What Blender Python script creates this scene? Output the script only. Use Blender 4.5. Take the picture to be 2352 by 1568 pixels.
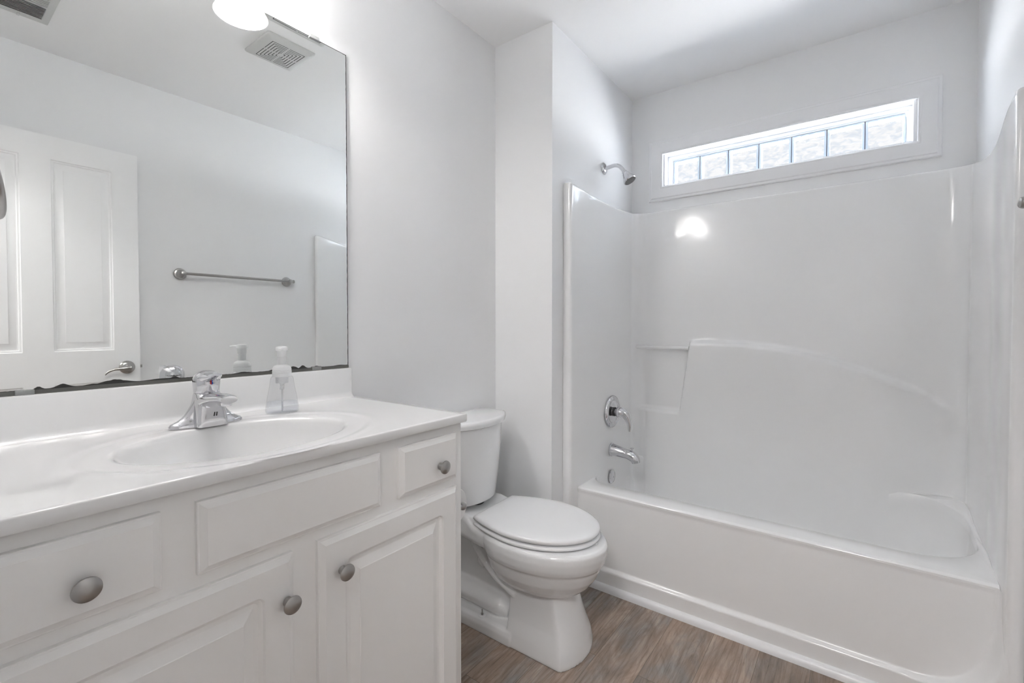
import bpy, bmesh, math, random
from mathutils import Vector
from math import sin, cos, pi, radians

sc = bpy.context.scene
COL = sc.collection
for o in list(bpy.data.objects):
    bpy.data.objects.remove(o, do_unlink=True)
random.seed(7)

# ------------------------------------------------------------------ camera
H_CAM = 1.1551
cam_d = bpy.data.cameras.new('camera')
cam = bpy.data.objects.new('camera', cam_d)
COL.objects.link(cam)
cam_d.sensor_fit = 'HORIZONTAL'
cam_d.sensor_width = 36.0
cam_d.lens = 1060.26 / 2352 * 36.0
cam_d.shift_y = (766.54 - 784.0) / 2352
cam_d.clip_start = 0.02
cam.location = (0, 0, H_CAM)
cam.rotation_euler = (radians(90 - 1.156), 0, radians(36.68 - 90))
sc.camera = cam

# ------------------------------------------------------------------ world, exposure
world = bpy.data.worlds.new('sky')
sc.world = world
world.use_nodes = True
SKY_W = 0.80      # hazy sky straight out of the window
LOW_FILL_W = 43.0   # added glow from below the horizon, out of view, lifts the alcove ceiling
SIDE_FILL_W = 22.0     # added glow from both sides, out of view, brightens the alcove walls
def make_world():
    nt = world.node_tree; N = nt.nodes; L = nt.links
    bg = N['Background']; bg.inputs[0].default_value = (1.0, 0.995, 0.99, 1)
    tc = N.new('ShaderNodeTexCoord'); sp = N.new('ShaderNodeSeparateXYZ'); L.new(tc.outputs['Generated'], sp.inputs[0])
    def mr(src, a, b, lo, hi):
        m = N.new('ShaderNodeMapRange'); m.interpolation_type = 'SMOOTHSTEP'
        for i, v in enumerate((a, b, lo, hi)): m.inputs[i+1].default_value = v
        L.new(src, m.inputs[0]); return m.outputs[0]
    def op(o, x, y=None, v=None):
        m = N.new('ShaderNodeMath'); m.operation = o; L.new(x, m.inputs[0])
        if y is not None: L.new(y, m.inputs[1])
        if v is not None: m.inputs[1].default_value = v
        return m.outputs[0]
    g = mr(sp.outputs['Z'], 0.03, -0.10, 0, LOW_FILL_W)
    side = mr(op('ABSOLUTE', sp.outputs['Y']), 0.45, 0.75, 0, SIDE_FILL_W)
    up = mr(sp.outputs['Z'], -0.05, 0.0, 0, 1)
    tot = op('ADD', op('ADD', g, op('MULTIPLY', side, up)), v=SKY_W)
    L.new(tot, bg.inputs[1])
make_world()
sc.view_settings.view_transform = 'Standard'
sc.view_settings.look = 'None'
sc.view_settings.gamma = 1
sc.view_settings.use_curve_mapping = False
sc.view_settings.exposure = 0.30
try:
    sc.cycles.use_denoising = True
    sc.cycles.max_bounces = 14
    sc.cycles.transmission_bounces = 12
    sc.cycles.transparent_max_bounces = 12
    sc.cycles.diffuse_bounces = 8
    sc.cycles.sample_clamp_indirect = 40
    sc.cycles.caustics_reflective = False
    sc.cycles.blur_glossy = 0.5
except Exception:
    pass
# lamp powers (the lamps themselves are built with their fittings below)
VANITY_W = 4.0
HALL_FILL_W = 22.0  # added fill from the hall, behind the camera

# ------------------------------------------------------------------ room numbers
YV = 1.356      # wall with the mirror
YL = 1.046      # left wall of the tub alcove
YR = -0.372     # right wall
XS = 1.691      # face of the stub wall beside the tub
XW = 2.560      # window wall
ZC = 2.438
X0 = 0.0        # wall with the doorway
ZT = 0.919      # countertop

# ------------------------------------------------------------------ mesh helpers
class MB:
    def __init__(s):
        s.v = []; s.f = []
    def add(s, vs, fs):
        b = len(s.v)
        s.v += [tuple(p) for p in vs]
        s.f += [tuple(b + i for i in f) for f in fs]
    def box(s, x0, x1, y0, y1, z0, z1):
        s.add([(x0,y0,z0),(x1,y0,z0),(x1,y1,z0),(x0,y1,z0),(x0,y0,z1),(x1,y0,z1),(x1,y1,z1),(x0,y1,z1)],
              [(0,3,2,1),(4,5,6,7),(0,1,5,4),(1,2,6,5),(2,3,7,6),(3,0,4,7)])
        return s
    def loft(s, rings, cap0=True, cap1=True, closed=True):
        n = len(rings[0]); b = len(s.v)
        for r in rings: s.v += [tuple(p) for p in r]
        for k in range(len(rings)-1):
            for i in range(n if closed else n-1):
                j = (i+1) % n
                s.f.append((b+k*n+i, b+k*n+j, b+(k+1)*n+j, b+(k+1)*n+i))
        if cap0: s.f.append(tuple(b+i for i in range(n))[::-1])
        if cap1: s.f.append(tuple(b+(len(rings)-1)*n+i for i in range(n)))
        return s
    def lathe(s, prof, org, axis=(0,0,1), n=32, cap0=True, cap1=True):
        """prof: list of (radius, distance along axis)"""
        a = Vector(axis).normalized()
        u = a.orthogonal().normalized(); w = a.cross(u)
        o = Vector(org)
        rings = []
        for r, h in prof:
            rings.append([o + a*h + (u*cos(2*pi*i/n) + w*sin(2*pi*i/n))*max(r, 1e-5) for i in range(n)])
        return s.loft(rings, cap0, cap1)
    def tube(s, path, rad, n=16, flat=1.0, up=(0,0,1), cap=True):
        """rad: number or list; flat = height / width of the section"""
        P = [Vector(p) for p in path]
        if not isinstance(rad, (list, tuple)): rad = [rad]*len(P)
        rings = []
        for i, p in enumerate(P):
            t = (P[min(i+1, len(P)-1)] - P[max(i-1, 0)]).normalized()
            side = t.cross(Vector(up))
            if side.length < 1e-4: side = t.cross(Vector((0,1,0)))
            side.normalize(); upv = side.cross(t).normalized()
            r = rad[i]
            rw, rh = (r if isinstance(r, tuple) else (r, r*flat))
            rings.append([p + side*rw*cos(2*pi*k/n) + upv*rh*sin(2*pi*k/n) for k in range(n)])
        return s.loft(rings, cap, cap)
    def ball(s, c, r, n=20, m=12, sc_=(1,1,1)):
        rings = []
        for k in range(m+1):
            a = -pi/2 + pi*k/m
            rr = max(cos(a), 1e-4)
            rings.append([(c[0]+r*rr*cos(2*pi*i/n)*sc_[0], c[1]+r*rr*sin(2*pi*i/n)*sc_[1], c[2]+r*sin(a)*sc_[2]) for i in range(n)])
        return s.loft(rings)
    def grid(s, nu, nv, fn):
        b = len(s.v)
        for i in range(nu):
            for j in range(nv):
                s.v.append(tuple(fn(i/(nu-1), j/(nv-1))))
        for i in range(nu-1):
            for j in range(nv-1):
                s.f.append((b+i*nv+j, b+(i+1)*nv+j, b+(i+1)*nv+j+1, b+i*nv+j+1))
        return s

def world_loc(o):
    l = Vector((0,0,0))
    while o is not None:
        l += o.location; o = o.parent
    return l

def build(name, mb, mat, parent=None, bevel=0, seg=2, ang=38, loc=None, flat=False, label=None, fix=True):
    base = world_loc(parent) if parent else Vector((0,0,0))
    org = base if loc is None else Vector(loc)
    me = bpy.data.meshes.new(name)
    me.from_pydata([(p[0]-org.x, p[1]-org.y, p[2]-org.z) for p in mb.v], [], mb.f)
    bm = bmesh.new(); bm.from_mesh(me)
    bmesh.ops.remove_doubles(bm, verts=bm.verts, dist=1e-6)
    if fix: bmesh.ops.recalc_face_normals(bm, faces=bm.faces)
    if bevel:
        es = [e for e in bm.edges if len(e.link_faces) == 2 and e.calc_face_angle(0) > radians(ang)]
        bmesh.ops.bevel(bm, geom=es, offset=bevel, segments=seg, profile=0.5, affect='EDGES', clamp_overlap=True)
    for f in bm.faces: f.smooth = not flat
    for e in bm.edges:
        if len(e.link_faces) == 2 and e.calc_face_angle(0) > radians(ang if not bevel else 60): e.smooth = False
    bm.to_mesh(me); bm.free()
    o = bpy.data.objects.new(name, me)
    COL.objects.link(o)
    me.materials.append(mat)
    if parent:
        o.parent = parent
        o.location = org - base
    else:
        o.location = org
    if label: o['label'] = label
    return o

def thing(name, loc, label, cat, group=None):
    o = bpy.data.objects.new(name, None); COL.objects.link(o)
    o.location = loc; o.empty_display_size = 0.05
    o['label'] = label; o['category'] = cat
    if group: o['group'] = group
    return o

def struct(o, label=None):
    o['kind'] = 'structure'
    if label: o['label'] = label
    return o
def tag(o, label, cat, group=None):
    o['label'] = label; o['category'] = cat
    if group: o['group'] = group
    return o

def rr(x0, x1, y0, y1, r, nc=6, ne=4):
    """rounded rectangle as 2D points, counter-clockwise from lower left; r = number or 4 radii (ll, lr, ur, ul)"""
    if not isinstance(r, (list, tuple)): r = [r]*4
    cs = [(x0+r[0], y0+r[0], pi, r[0]), (x1-r[1], y0+r[1], 1.5*pi, r[1]), (x1-r[2], y1-r[2], 0, r[2]), (x0+r[3], y1-r[3], 0.5*pi, r[3])]
    pts = []
    for k in range(4):
        cx, cy, a0, q = cs[k]
        arc = [(cx+q*cos(a0+0.5*pi*i/nc), cy+q*sin(a0+0.5*pi*i/nc)) for i in range(nc+1)]
        pts += arc
        nx = cs[(k+1) % 4]; p1 = (nx[0]+nx[3]*cos(nx[2]), nx[1]+nx[3]*sin(nx[2])); p0 = arc[-1]
        for i in range(1, ne):
            t = i/ne; pts.append((p0[0]+(p1[0]-p0[0])*t, p0[1]+(p1[1]-p0[1])*t))
    return pts
def sstep(a, b, x):
    t = min(1, max(0, (x-a)/(b-a))); return t*t*(3-2*t)
def lerp(a, b, t): return a+(b-a)*t
def interp(xs, ys, x):
    if x <= xs[0]: return ys[0]
    for i in range(len(xs)-1):
        if x <= xs[i+1]:
            return lerp(ys[i], ys[i+1], (x-xs[i])/(xs[i+1]-xs[i]))
    return ys[-1]
def smooth_path(pts, n=6):
    P = [Vector(p) for p in pts]; out = []
    for i in range(len(P)-1):
        p0 = P[max(i-1,0)]; p1 = P[i]; p2 = P[i+1]; p3 = P[min(i+2, len(P)-1)]
        for k in range(n):
            t = k/n
            out.append(0.5*((2*p1)+(-p0+p2)*t+(2*p0-5*p1+4*p2-p3)*t*t+(-p0+3*p1-3*p2+p3)*t**3))
    out.append(P[-1]); return out
def smooth_vals(v, n=6):
    pts = smooth_path([(x, 0, 0) for x in v], n); return [p.x for p in pts]

# ------------------------------------------------------------------ materials
def mat(name, col, rough=0.5, metal=0.0, spec=0.5, coat=0.0, bump=None, var=None, trans=0.0, ior=None, aniso=0.0):
    m = bpy.data.materials.new(name); m.use_nodes = True
    nt = m.node_tree; b = nt.nodes['Principled BSDF']
    b.inputs['Base Color'].default_value = (*col, 1)
    b.inputs['Roughness'].default_value = rough
    b.inputs['Metallic'].default_value = metal
    b.inputs['Specular IOR Level'].default_value = spec
    b.inputs['Coat Weight'].default_value = coat
    b.inputs['Coat Roughness'].default_value = 0.03
    b.inputs['Transmission Weight'].default_value = trans
    if ior: b.inputs['IOR'].default_value = ior
    tc = nt.nodes.new('ShaderNodeTexCoord')
    if var:     # (scale, amount): soft natural variation of the colour
        nz = nt.nodes.new('ShaderNodeTexNoise'); nz.inputs['Scale'].default_value = var[0]; nz.inputs['Detail'].default_value = 4
        nt.links.new(tc.outputs['Object'], nz.inputs['Vector'])
        mx = nt.nodes.new('ShaderNodeMix'); mx.data_type = 'RGBA'
        mx.inputs[6].default_value = (*[c*(1-var[1]) for c in col], 1); mx.inputs[7].default_value = (*[min(1, c*(1+var[1])) for c in col], 1)
        nt.links.new(nz.outputs['Fac'], mx.inputs[0]); nt.links.new(mx.outputs[2], b.inputs['Base Color'])
    if bump:    # (scale, strength, distance)
        nz = nt.nodes.new('ShaderNodeTexNoise'); nz.inputs['Scale'].default_value = bump[0]; nz.inputs['Detail'].default_value = 3
        nt.links.new(tc.outputs['Object'], nz.inputs['Vector'])
        bp = nt.nodes.new('ShaderNodeBump'); bp.inputs['Strength'].default_value = bump[1]; bp.inputs['Distance'].default_value = bump[2]
        nt.links.new(nz.outputs['Fac'], bp.inputs['Height']); nt.links.new(bp.outputs['Normal'], b.inputs['Normal'])
    return m

M = {}
M['wall'] = mat('wall_paint', (0.84, 0.845, 0.853), 0.5, bump=(220, 0.08, 0.002), spec=0.3)
M['ceiling'] = mat('ceiling_paint', (0.89, 0.892, 0.896), 0.8, bump=(160, 0.08, 0.002), spec=0.2)
M['trim'] = mat('white_trim_paint', (0.84, 0.845, 0.86), 0.28)
M['door'] = mat('white_door_paint', (0.90, 0.905, 0.91), 0.3)
M['cabinet'] = mat('cabinet_paint', (0.86, 0.85, 0.835), 0.42, var=(6, 0.02), bump=(90, 0.03, 0.001))
M['marble'] = mat('cultured_marble', (0.80, 0.80, 0.80), 0.12, var=(3, 0.02), coat=0.3)
M['porcelain'] = mat('white_porcelain', (0.80, 0.805, 0.81), 0.07, coat=0.4)
M['plastic'] = mat('white_seat_plastic', (0.82, 0.825, 0.835), 0.18)
M['acrylic'] = mat('white_gelcoat', (0.86, 0.863, 0.866), 0.13, coat=0.25, bump=(5, 0.05, 0.004))
M['chrome'] = mat('chrome', (0.68, 0.68, 0.70), 0.07, 1.0)
M['nickel'] = mat('brushed_nickel', (0.42, 0.41, 0.40), 0.28, 1.0, bump=(300, 0.03, 0.0005))
M['mirror'] = mat('mirror_silver', (0.93, 0.945, 0.935), 0.0, 1.0)
M['dark'] = mat('dark_edge', (0.035, 0.035, 0.034), 0.5)
M['darkgrey'] = mat('grey_channel', (0.11, 0.11, 0.10), 0.45)
M['vent'] = mat('vent_plastic', (0.62, 0.63, 0.62), 0.45)
M['slot'] = mat('dark_slot', (0.03, 0.035, 0.035), 0.8)
M['paper'] = mat('toilet_paper', (0.85, 0.85, 0.84), 0.95, bump=(260, 0.2, 0.001), spec=0.1)
M['card'] = mat('cardboard_core', (0.40, 0.31, 0.22), 0.9)
M['rubber'] = mat('dark_rubber', (0.05, 0.05, 0.05), 0.7)
M['red'] = mat('red_dot', (0.6, 0.02, 0.02), 0.3)
M['blue'] = mat('blue_dot', (0.02, 0.12, 0.55), 0.3)
def thin_clear(name, tint, ior):
    m = bpy.data.materials.new(name); m.use_nodes = True
    nt = m.node_tree; N = nt.nodes; L = nt.links; N.clear()
    out = N.new('ShaderNodeOutputMaterial'); tr = N.new('ShaderNodeBsdfTransparent'); tr.inputs[0].default_value = (*tint, 1)
    gl = N.new('ShaderNodeBsdfGlossy'); gl.inputs['Roughness'].default_value = 0.03
    lw = N.new('ShaderNodeLayerWeight'); lw.inputs[0].default_value = 0.5
    fr = N.new('ShaderNodeMapRange'); fr.inputs[1].default_value = 0.55; fr.inputs[3].default_value = 0.03; fr.inputs[4].default_value = ior-1.0
    L.new(lw.outputs['Facing'], fr.inputs[0])
    mx = N.new('ShaderNodeMixShader'); L.new(fr.outputs[0], mx.inputs[0]); L.new(tr.outputs[0], mx.inputs[1]); L.new(gl.outputs[0], mx.inputs[2]); L.new(mx.outputs[0], out.inputs[0])
    return m
M['clear'] = thin_clear('clear_plastic', (0.955, 0.958, 0.962), 1.55)
M['liquid'] = thin_clear('clear_soap', (0.93, 0.94, 0.955), 1.3)
M['clip'] = mat('clear_clip', (0.9, 0.92, 0.92), 0.1, trans=0.7, ior=1.4)
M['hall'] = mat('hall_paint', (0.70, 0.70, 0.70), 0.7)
M['carpet'] = mat('hall_floor', (0.30, 0.27, 0.24), 0.9)

def lamp_mat(name, col, strength, transl=0.0):
    m = bpy.data.materials.new(name); m.use_nodes = True
    nt = m.node_tree; nt.nodes.clear()
    out = nt.nodes.new('ShaderNodeOutputMaterial')
    em = nt.nodes.new('ShaderNodeEmission'); em.inputs[0].default_value = (*col, 1); em.inputs[1].default_value = strength
    if transl:
        tr = nt.nodes.new('ShaderNodeBsdfTranslucent'); tr.inputs[0].default_value = (0.9, 0.9, 0.9, 1)
        df = nt.nodes.new('ShaderNodeBsdfPrincipled'); df.inputs['Base Color'].default_value = (0.9, 0.9, 0.9, 1); df.inputs['Roughness'].default_value = 0.2
        mx = nt.nodes.new('ShaderNodeMixShader'); mx.inputs[0].default_value = transl
        nt.links.new(df.outputs[0], mx.inputs[1]); nt.links.new(tr.outputs[0], mx.inputs[2])
        ad = nt.nodes.new('ShaderNodeAddShader')
        nt.links.new(em.outputs[0], ad.inputs[0]); nt.links.new(mx.outputs[0], ad.inputs[1]); nt.links.new(ad.outputs[0], out.inputs[0])
    else:
        nt.links.new(em.outputs[0], out.inputs[0])
    return m
M['shade'] = lamp_mat('frosted_glass_shade', (1, 0.985, 0.97), 3.3, 0.5)
M['bulb'] = lamp_mat('lit_bulb', (1, 0.97, 0.93), 6.0)
M['fill_diffuser'] = lamp_mat('hall_fill_diffuser', (1, 0.98, 0.95), 4.0)

def floor_material():
    m = bpy.data.materials.new('vinyl_planks'); m.use_nodes = True
    nt = m.node_tree; N = nt.nodes; L = nt.links; b = N['Principled BSDF']
    tc = N.new('ShaderNodeTexCoord')
    mp = N.new('ShaderNodeMapping'); mp.inputs['Location'].default_value = (0.37, 0.045, 0)
    L.new(tc.outputs['Object'], mp.inputs[0])
    br = N.new('ShaderNodeTexBrick'); br.offset = 0.37; br.offset_frequency = 2
    br.inputs['Scale'].default_value = 1.0; br.inputs['Brick Width'].default_value = 0.91; br.inputs['Row Height'].default_value = 0.152
    br.inputs['Mortar Size'].default_value = 0.0006; br.inputs['Mortar Smooth'].default_value = 0.2; br.inputs['Bias'].default_value = 0
    br.inputs['Color1'].default_value = (0, 0, 0, 1); br.inputs['Color2'].default_value = (1, 1, 1, 1); br.inputs['Mortar'].default_value = (0.5, 0.5, 0.5, 1)
    L.new(mp.outputs[0], br.inputs[0])
    # every plank its own piece of grain
    off = N.new('ShaderNodeVectorMath'); off.operation = 'SCALE'; off.inputs['Scale'].default_value = 17.0
    L.new(br.outputs['Color'], off.inputs[0])
    ad = N.new('ShaderNodeVectorMath'); L.new(mp.outputs[0], ad.inputs[0]); L.new(off.outputs[0], ad.inputs[1])
    def noise(sx, sy, scale, detail, dist=0.0, rough=0.6):
        q = N.new('ShaderNodeMapping'); q.inputs['Scale'].default_value = (sx, sy, 1); L.new(ad.outputs[0], q.inputs[0])
        n = N.new('ShaderNodeTexNoise'); n.inputs['Scale'].default_value = scale; n.inputs['Detail'].default_value = detail
        n.inputs['Distortion'].default_value = dist; n.inputs['Roughness'].default_value = rough
        L.new(q.outputs[0], n.inputs['Vector']); return n.outputs['Fac']
    fine = noise(1.3, 20, 11, 9, 0.9, 0.75)
    mid = noise(1.0, 4.5, 3.6, 7, 1.6, 0.65)
    blot = noise(1.0, 2.0, 4.0, 4, 0.5)
    q2 = N.new('ShaderNodeMapping'); q2.inputs['Scale'].default_value = (0.55, 5.5, 1); L.new(ad.outputs[0], q2.inputs[0])
    wv = N.new('ShaderNodeTexWave'); wv.wave_type = 'BANDS'; wv.bands_direction = 'Y'
    wv.inputs['Scale'].default_value = 3.2; wv.inputs['Distortion'].default_value = 9; wv.inputs['Detail'].default_value = 3; wv.inputs['Detail Scale'].default_value = 1.3
    L.new(q2.outputs[0], wv.inputs['Vector'])
    def ramp(fac, stops):
        r = N.new('ShaderNodeValToRGB'); e = r.color_ramp.elements
        e[0].position, e[0].color = stops[0][0], (*stops[0][1], 1); e[1].position, e[1].color = stops[-1][0], (*stops[-1][1], 1)
        for p, c in stops[1:-1]:
            k = e.new(p); k.color = (*c, 1)
        L.new(fac, r.inputs[0]); return r.outputs[0]
    base = ramp(mid, [(0.28, (0.20, 0.156, 0.127)), (0.5, (0.31, 0.246, 0.204)), (0.72, (0.45, 0.375, 0.32))])
    tone = ramp(blot, [(0.36, (1.06, 1.0, 0.95)), (0.50, (1, 1, 1)), (0.66, (0.86, 0.99, 1.12))])
    grain = ramp(fine, [(0.33, (0.62, 0.60, 0.58)), (0.45, (0.95, 0.95, 0.95)), (0.7, (1.10, 1.10, 1.10))])
    rings = ramp(wv.outputs['Fac'], [(0.0, (0.86, 0.85, 0.84)), (0.22, (1, 1, 1)), (1.0, (1.05, 1.05, 1.05))])
    plank = ramp(br.outputs['Color'], [(0.0, (0.84, 0.83, 0.82)), (1.0, (1.14, 1.13, 1.13))])
    def mul(a, c):
        x = N.new('ShaderNodeMix'); x.data_type = 'RGBA'; x.blend_type = 'MULTIPLY'; x.inputs[0].default_value = 1
        x.clamp_result = False
        L.new(a, x.inputs[6]); L.new(c, x.inputs[7]); return x.outputs[2]
    c = mul(mul(mul(mul(base, tone), grain), rings), plank)
    mo = N.new('ShaderNodeMix'); mo.data_type = 'RGBA'; mo.inputs[7].default_value = (0.10, 0.08, 0.065, 1)
    L.new(br.outputs['Fac'], mo.inputs[0]); L.new(c, mo.inputs[6]); L.new(mo.outputs[2], b.inputs['Base Color'])
    b.inputs['Roughness'].default_value = 0.42; b.inputs['Specular IOR Level'].default_value = 0.4
    bp = N.new('ShaderNodeBump'); bp.inputs['Strength'].default_value = 0.25; bp.inputs['Distance'].default_value = 0.001
    L.new(fine, bp.inputs['Height']); L.new(bp.outputs[0], b.inputs['Normal'])
    return m
M['floor'] = floor_material()

def block_material():
    m = bpy.data.materials.new('wavy_glass_block'); m.use_nodes = True
    nt = m.node_tree; N = nt.nodes; L = nt.links; N.clear()
    out = N.new('ShaderNodeOutputMaterial')
    tc = N.new('ShaderNodeTexCoord')
    mp = N.new('ShaderNodeMapping'); mp.inputs['Scale'].default_value = (1, 1.0, 1.9); mp.inputs['Rotation'].default_value = (radians(20), 0, 0)
    L.new(tc.outputs['Object'], mp.inputs[0])
    nz = N.new('ShaderNodeTexNoise'); nz.inputs['Scale'].default_value = 26; nz.inputs['Detail'].default_value = 1.5; nz.inputs['Distortion'].default_value = 0.8
    L.new(mp.outputs[0], nz.inputs['Vector'])
    bp = N.new('ShaderNodeBump'); bp.inputs['Strength'].default_value = 1.0; bp.inputs['Distance'].default_value = 0.02
    L.new(nz.outputs['Fac'], bp.inputs['Height'])
    # thick patterned glass: looks wavy, passes the daylight through
    rp = N.new('ShaderNodeValToRGB'); rp.color_ramp.elements[0].position = 0.36; rp.color_ramp.elements[0].color = (0.80, 0.85, 0.92, 1)
    rp.color_ramp.elements[1].position = 0.6; rp.color_ramp.elements[1].color = (0.97, 0.98, 1.0, 1)
    L.new(nz.outputs['Fac'], rp.inputs[0])
    tl = N.new('ShaderNodeBsdfTransparent'); L.new(rp.outputs[0], tl.inputs[0])
    gl = N.new('ShaderNodeBsdfGlossy'); gl.inputs['Roughness'].default_value = 0.08; L.new(bp.outputs[0], gl.inputs['Normal'])
    mx = N.new('ShaderNodeMixShader'); fr = N.new('ShaderNodeFresnel'); fr.inputs[0].default_value = 1.45
    L.new(bp.outputs[0], fr.inputs['Normal'])
    L.new(fr.outputs[0], mx.inputs[0]); L.new(tl.outputs[0], mx.inputs[1]); L.new(gl.outputs[0], mx.inputs[2]); L.new(mx.outputs[0], out.inputs[0])
    return m
M['block'] = block_material()
M['blockedge'] = mat('glass_block_edge', (0.62, 0.70, 0.78), 0.2)
M['mortar'] = mat('dark_block_joint', (0.10, 0.09, 0.12), 0.6)

def frosted():
    m = bpy.data.materials.new('frosted_plastic'); m.use_nodes = True
    nt = m.node_tree; N = nt.nodes; L = nt.links; b = N['Principled BSDF']; out = N['Material Output']
    b.inputs['Base Color'].default_value = (0.93, 0.935, 0.94, 1); b.inputs['Roughness'].default_value = 0.3
    tr = N.new('ShaderNodeBsdfTranslucent'); tr.inputs[0].default_value = (0.96, 0.965, 0.97, 1)
    mx = N.new('ShaderNodeMixShader'); mx.inputs[0].default_value = 0.5
    L.new(b.outputs[0], mx.inputs[1]); L.new(tr.outputs[0], mx.inputs[2]); L.new(mx.outputs[0], out.inputs[0])
    return m
M['frost'] = frosted()
# ------------------------------------------------------------------ room shell
t = 0.12
struct(build('floor', MB().box(-1.9, XW+0.14, -1.3, YV+t, -0.08, 0), M['floor'], flat=True), 'grey brown wood look vinyl plank floor')
struct(build('ceiling', MB().box(-1.9, XW+0.14, -1.3, YV+t, ZC, ZC+0.08), M['ceiling'], flat=True), 'flat white ceiling')
struct(build('wall_left', MB().box(X0-t, XS+0.02, YV, YV+t, 0, ZC), M['wall'], flat=True), 'pale grey wall carrying the mirror')
struct(build('wall_alcove', MB().box(XS, XW+0.01, YL, YV+t, 0, ZC), M['wall'], flat=True), 'pale grey stub wall between toilet and tub')
struct(build('wall_right', MB().box(X0-t, XW+0.14, YR-t, YR, 0, ZC), M['wall'], flat=True), 'pale grey wall opposite the mirror')
# window wall with its opening
WY0, WY1, WZ0, WZ1 = -0.192, 0.865, 1.915, 2.101
wb = MB()
wb.box(XW, XW+0.14, YR, WY0, 0, ZC); wb.box(XW, XW+0.14, WY1, YL, 0, ZC)
wb.box(XW, XW+0.14, WY0, WY1, 0, WZ0); wb.box(XW, XW+0.14, WY0, WY1, WZ1, ZC)
struct(build('wall_back', wb, M['wall'], flat=True), 'pale grey end wall above the tub')
# doorway wall
DY0, DY1, DZ = -0.335, 0.45, 2.04
wf = MB()
wf.box(X0-t, X0, YR, DY0, 0, ZC); wf.box(X0-t, X0, DY1, YV, 0, ZC); wf.box(X0-t, X0, DY0, DY1, DZ, ZC)
struct(build('wall_front', wf, M['wall'], flat=True), 'pale grey wall with the doorway')
# hall beyond the doorway
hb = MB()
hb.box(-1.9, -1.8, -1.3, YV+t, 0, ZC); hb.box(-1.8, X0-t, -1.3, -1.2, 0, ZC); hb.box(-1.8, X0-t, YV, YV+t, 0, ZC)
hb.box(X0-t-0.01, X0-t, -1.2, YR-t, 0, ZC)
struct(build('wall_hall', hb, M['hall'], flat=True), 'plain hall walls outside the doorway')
# door casing
dc = MB()
for x0, x1 in ((X0, X0+0.015), (X0-t-0.015, X0-t)):
    dc.box(x0, x1, DY1, DY1+0.06, 0, DZ+0.06); dc.box(x0, x1, DY0, DY1, DZ, DZ+0.06)
dc.box(X0-t, X0, DY1-0.012, DY1, 0, DZ); dc.box(X0-t, X0, DY0, DY1-0.012, DZ-0.012, DZ); dc.box(X0-t, X0, DY0, DY0+0.008, 0, DZ)
struct(build('trim_1', dc, M['trim'], bevel=0.002), 'white casing around the doorway')
# baseboards
def baseboard(name, pts, label):
    b = MB()
    for (x0, x1, y0, y1) in pts: b.box(x0, x1, y0, y1, 0, 0.083)
    struct(build(name, b, M['trim'], bevel=0.004), label)
baseboard('baseboard_left', [(0.93, XS, YV-0.013, YV)], 'white baseboard behind the toilet')
baseboard('baseboard_stub', [(XS-0.013, XS, YL, YV-0.013)], 'white baseboard on the stub wall')
baseboard('baseboard_right', [(0.03, 1.76, YR, YR+0.013)], 'white baseboard under the towel bar')
# shoe moulding along the tub
sm = MB()
prof = [(0, 0)] + [(-0.021*cos(a*pi/2/6), 0.027*sin(a*pi/2/6)) for a in range(7)]
ringA = [(1.8385+p[0]+0.0, YR+0.0, p[1]) for p in prof]; ringB = [(1.8385+p[0], YL-0.0, p[1]) for p in prof]
sm.loft([ringA, ringB])
struct(build('trim_2', sm, M['trim'], ang=50), 'white shoe moulding between tub apron and floor')

# ------------------------------------------------------------------ window of glass blocks
win = thing('window_1', (XW, 0.336, WZ0), 'long narrow glass block window high above the tub', 'window')
del win['category']; win['kind'] = 'structure'
def rect_ring(x, y0, y1, z0, z1): return [(x,y0,z0),(x,y1,z0),(x,y1,z1),(x,y0,z1)]
cb = MB()
P0 = (-0.271, 0.94, 1.8385, 2.1674)
def off(d): return (P0[0]+d, P0[1]-d, P0[2]+d, P0[3]-d)
steps = [(0, 0.0), (0, 0.010), (0.003, 0.013), (0.012, 0.014), (0.016, 0.0175), (0.058, 0.0160), (0.062, 0.0148), (0.066, 0.0148), (0.069, 0.0158), (0.074, 0.015), (0.0765, 0.012), (0.0765, 0.0)]
cb.loft([rect_ring(XW-d[1], *off(d[0])) for d in steps], False, False)
build('casing', cb, M['trim'], win, ang=25)
jb = MB()
jb.box(XW, XW+0.14, WY0-0.0005, WY0+0.010, WZ0, WZ1); jb.box(XW, XW+0.14, WY1-0.010, WY1+0.0005, WZ0, WZ1)
jb.box(XW, XW+0.14, WY0+0.010, WY1-0.010, WZ1-0.010, WZ1+0.0005); jb.box(XW, XW+0.14, WY0+0.010, WY1-0.010, WZ0-0.0005, WZ0+0.008)
build('jamb_liner', jb, M['trim'], win, bevel=0.001)
sb = MB()
BY0, BY1, BZ0, BZ1 = -0.165, 0.831, 1.928, 2.069
def frame_rings(x0, x1, a, b_):
    return [rect_ring(x1, *a), rect_ring(x0, *a), rect_ring(x0, *b_), rect_ring(x1, *b_)]
a = (WY0+0.010, WY1-0.010, WZ0+0.008, WZ1-0.010); b_ = (BY0-0.006, BY1+0.006, BZ0-0.004, BZ1+0.008)
sb.loft(frame_rings(XW+0.055, XW+0.12, a, b_), False, False)
b2 = (BY0, BY1, BZ0, BZ1)
sb.loft(frame_rings(XW+0.066, XW+0.12, b_, b2), False, False)
build('window_frame', sb, M['trim'], win, ang=30)
bw = (BY1-BY0)/7
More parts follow.
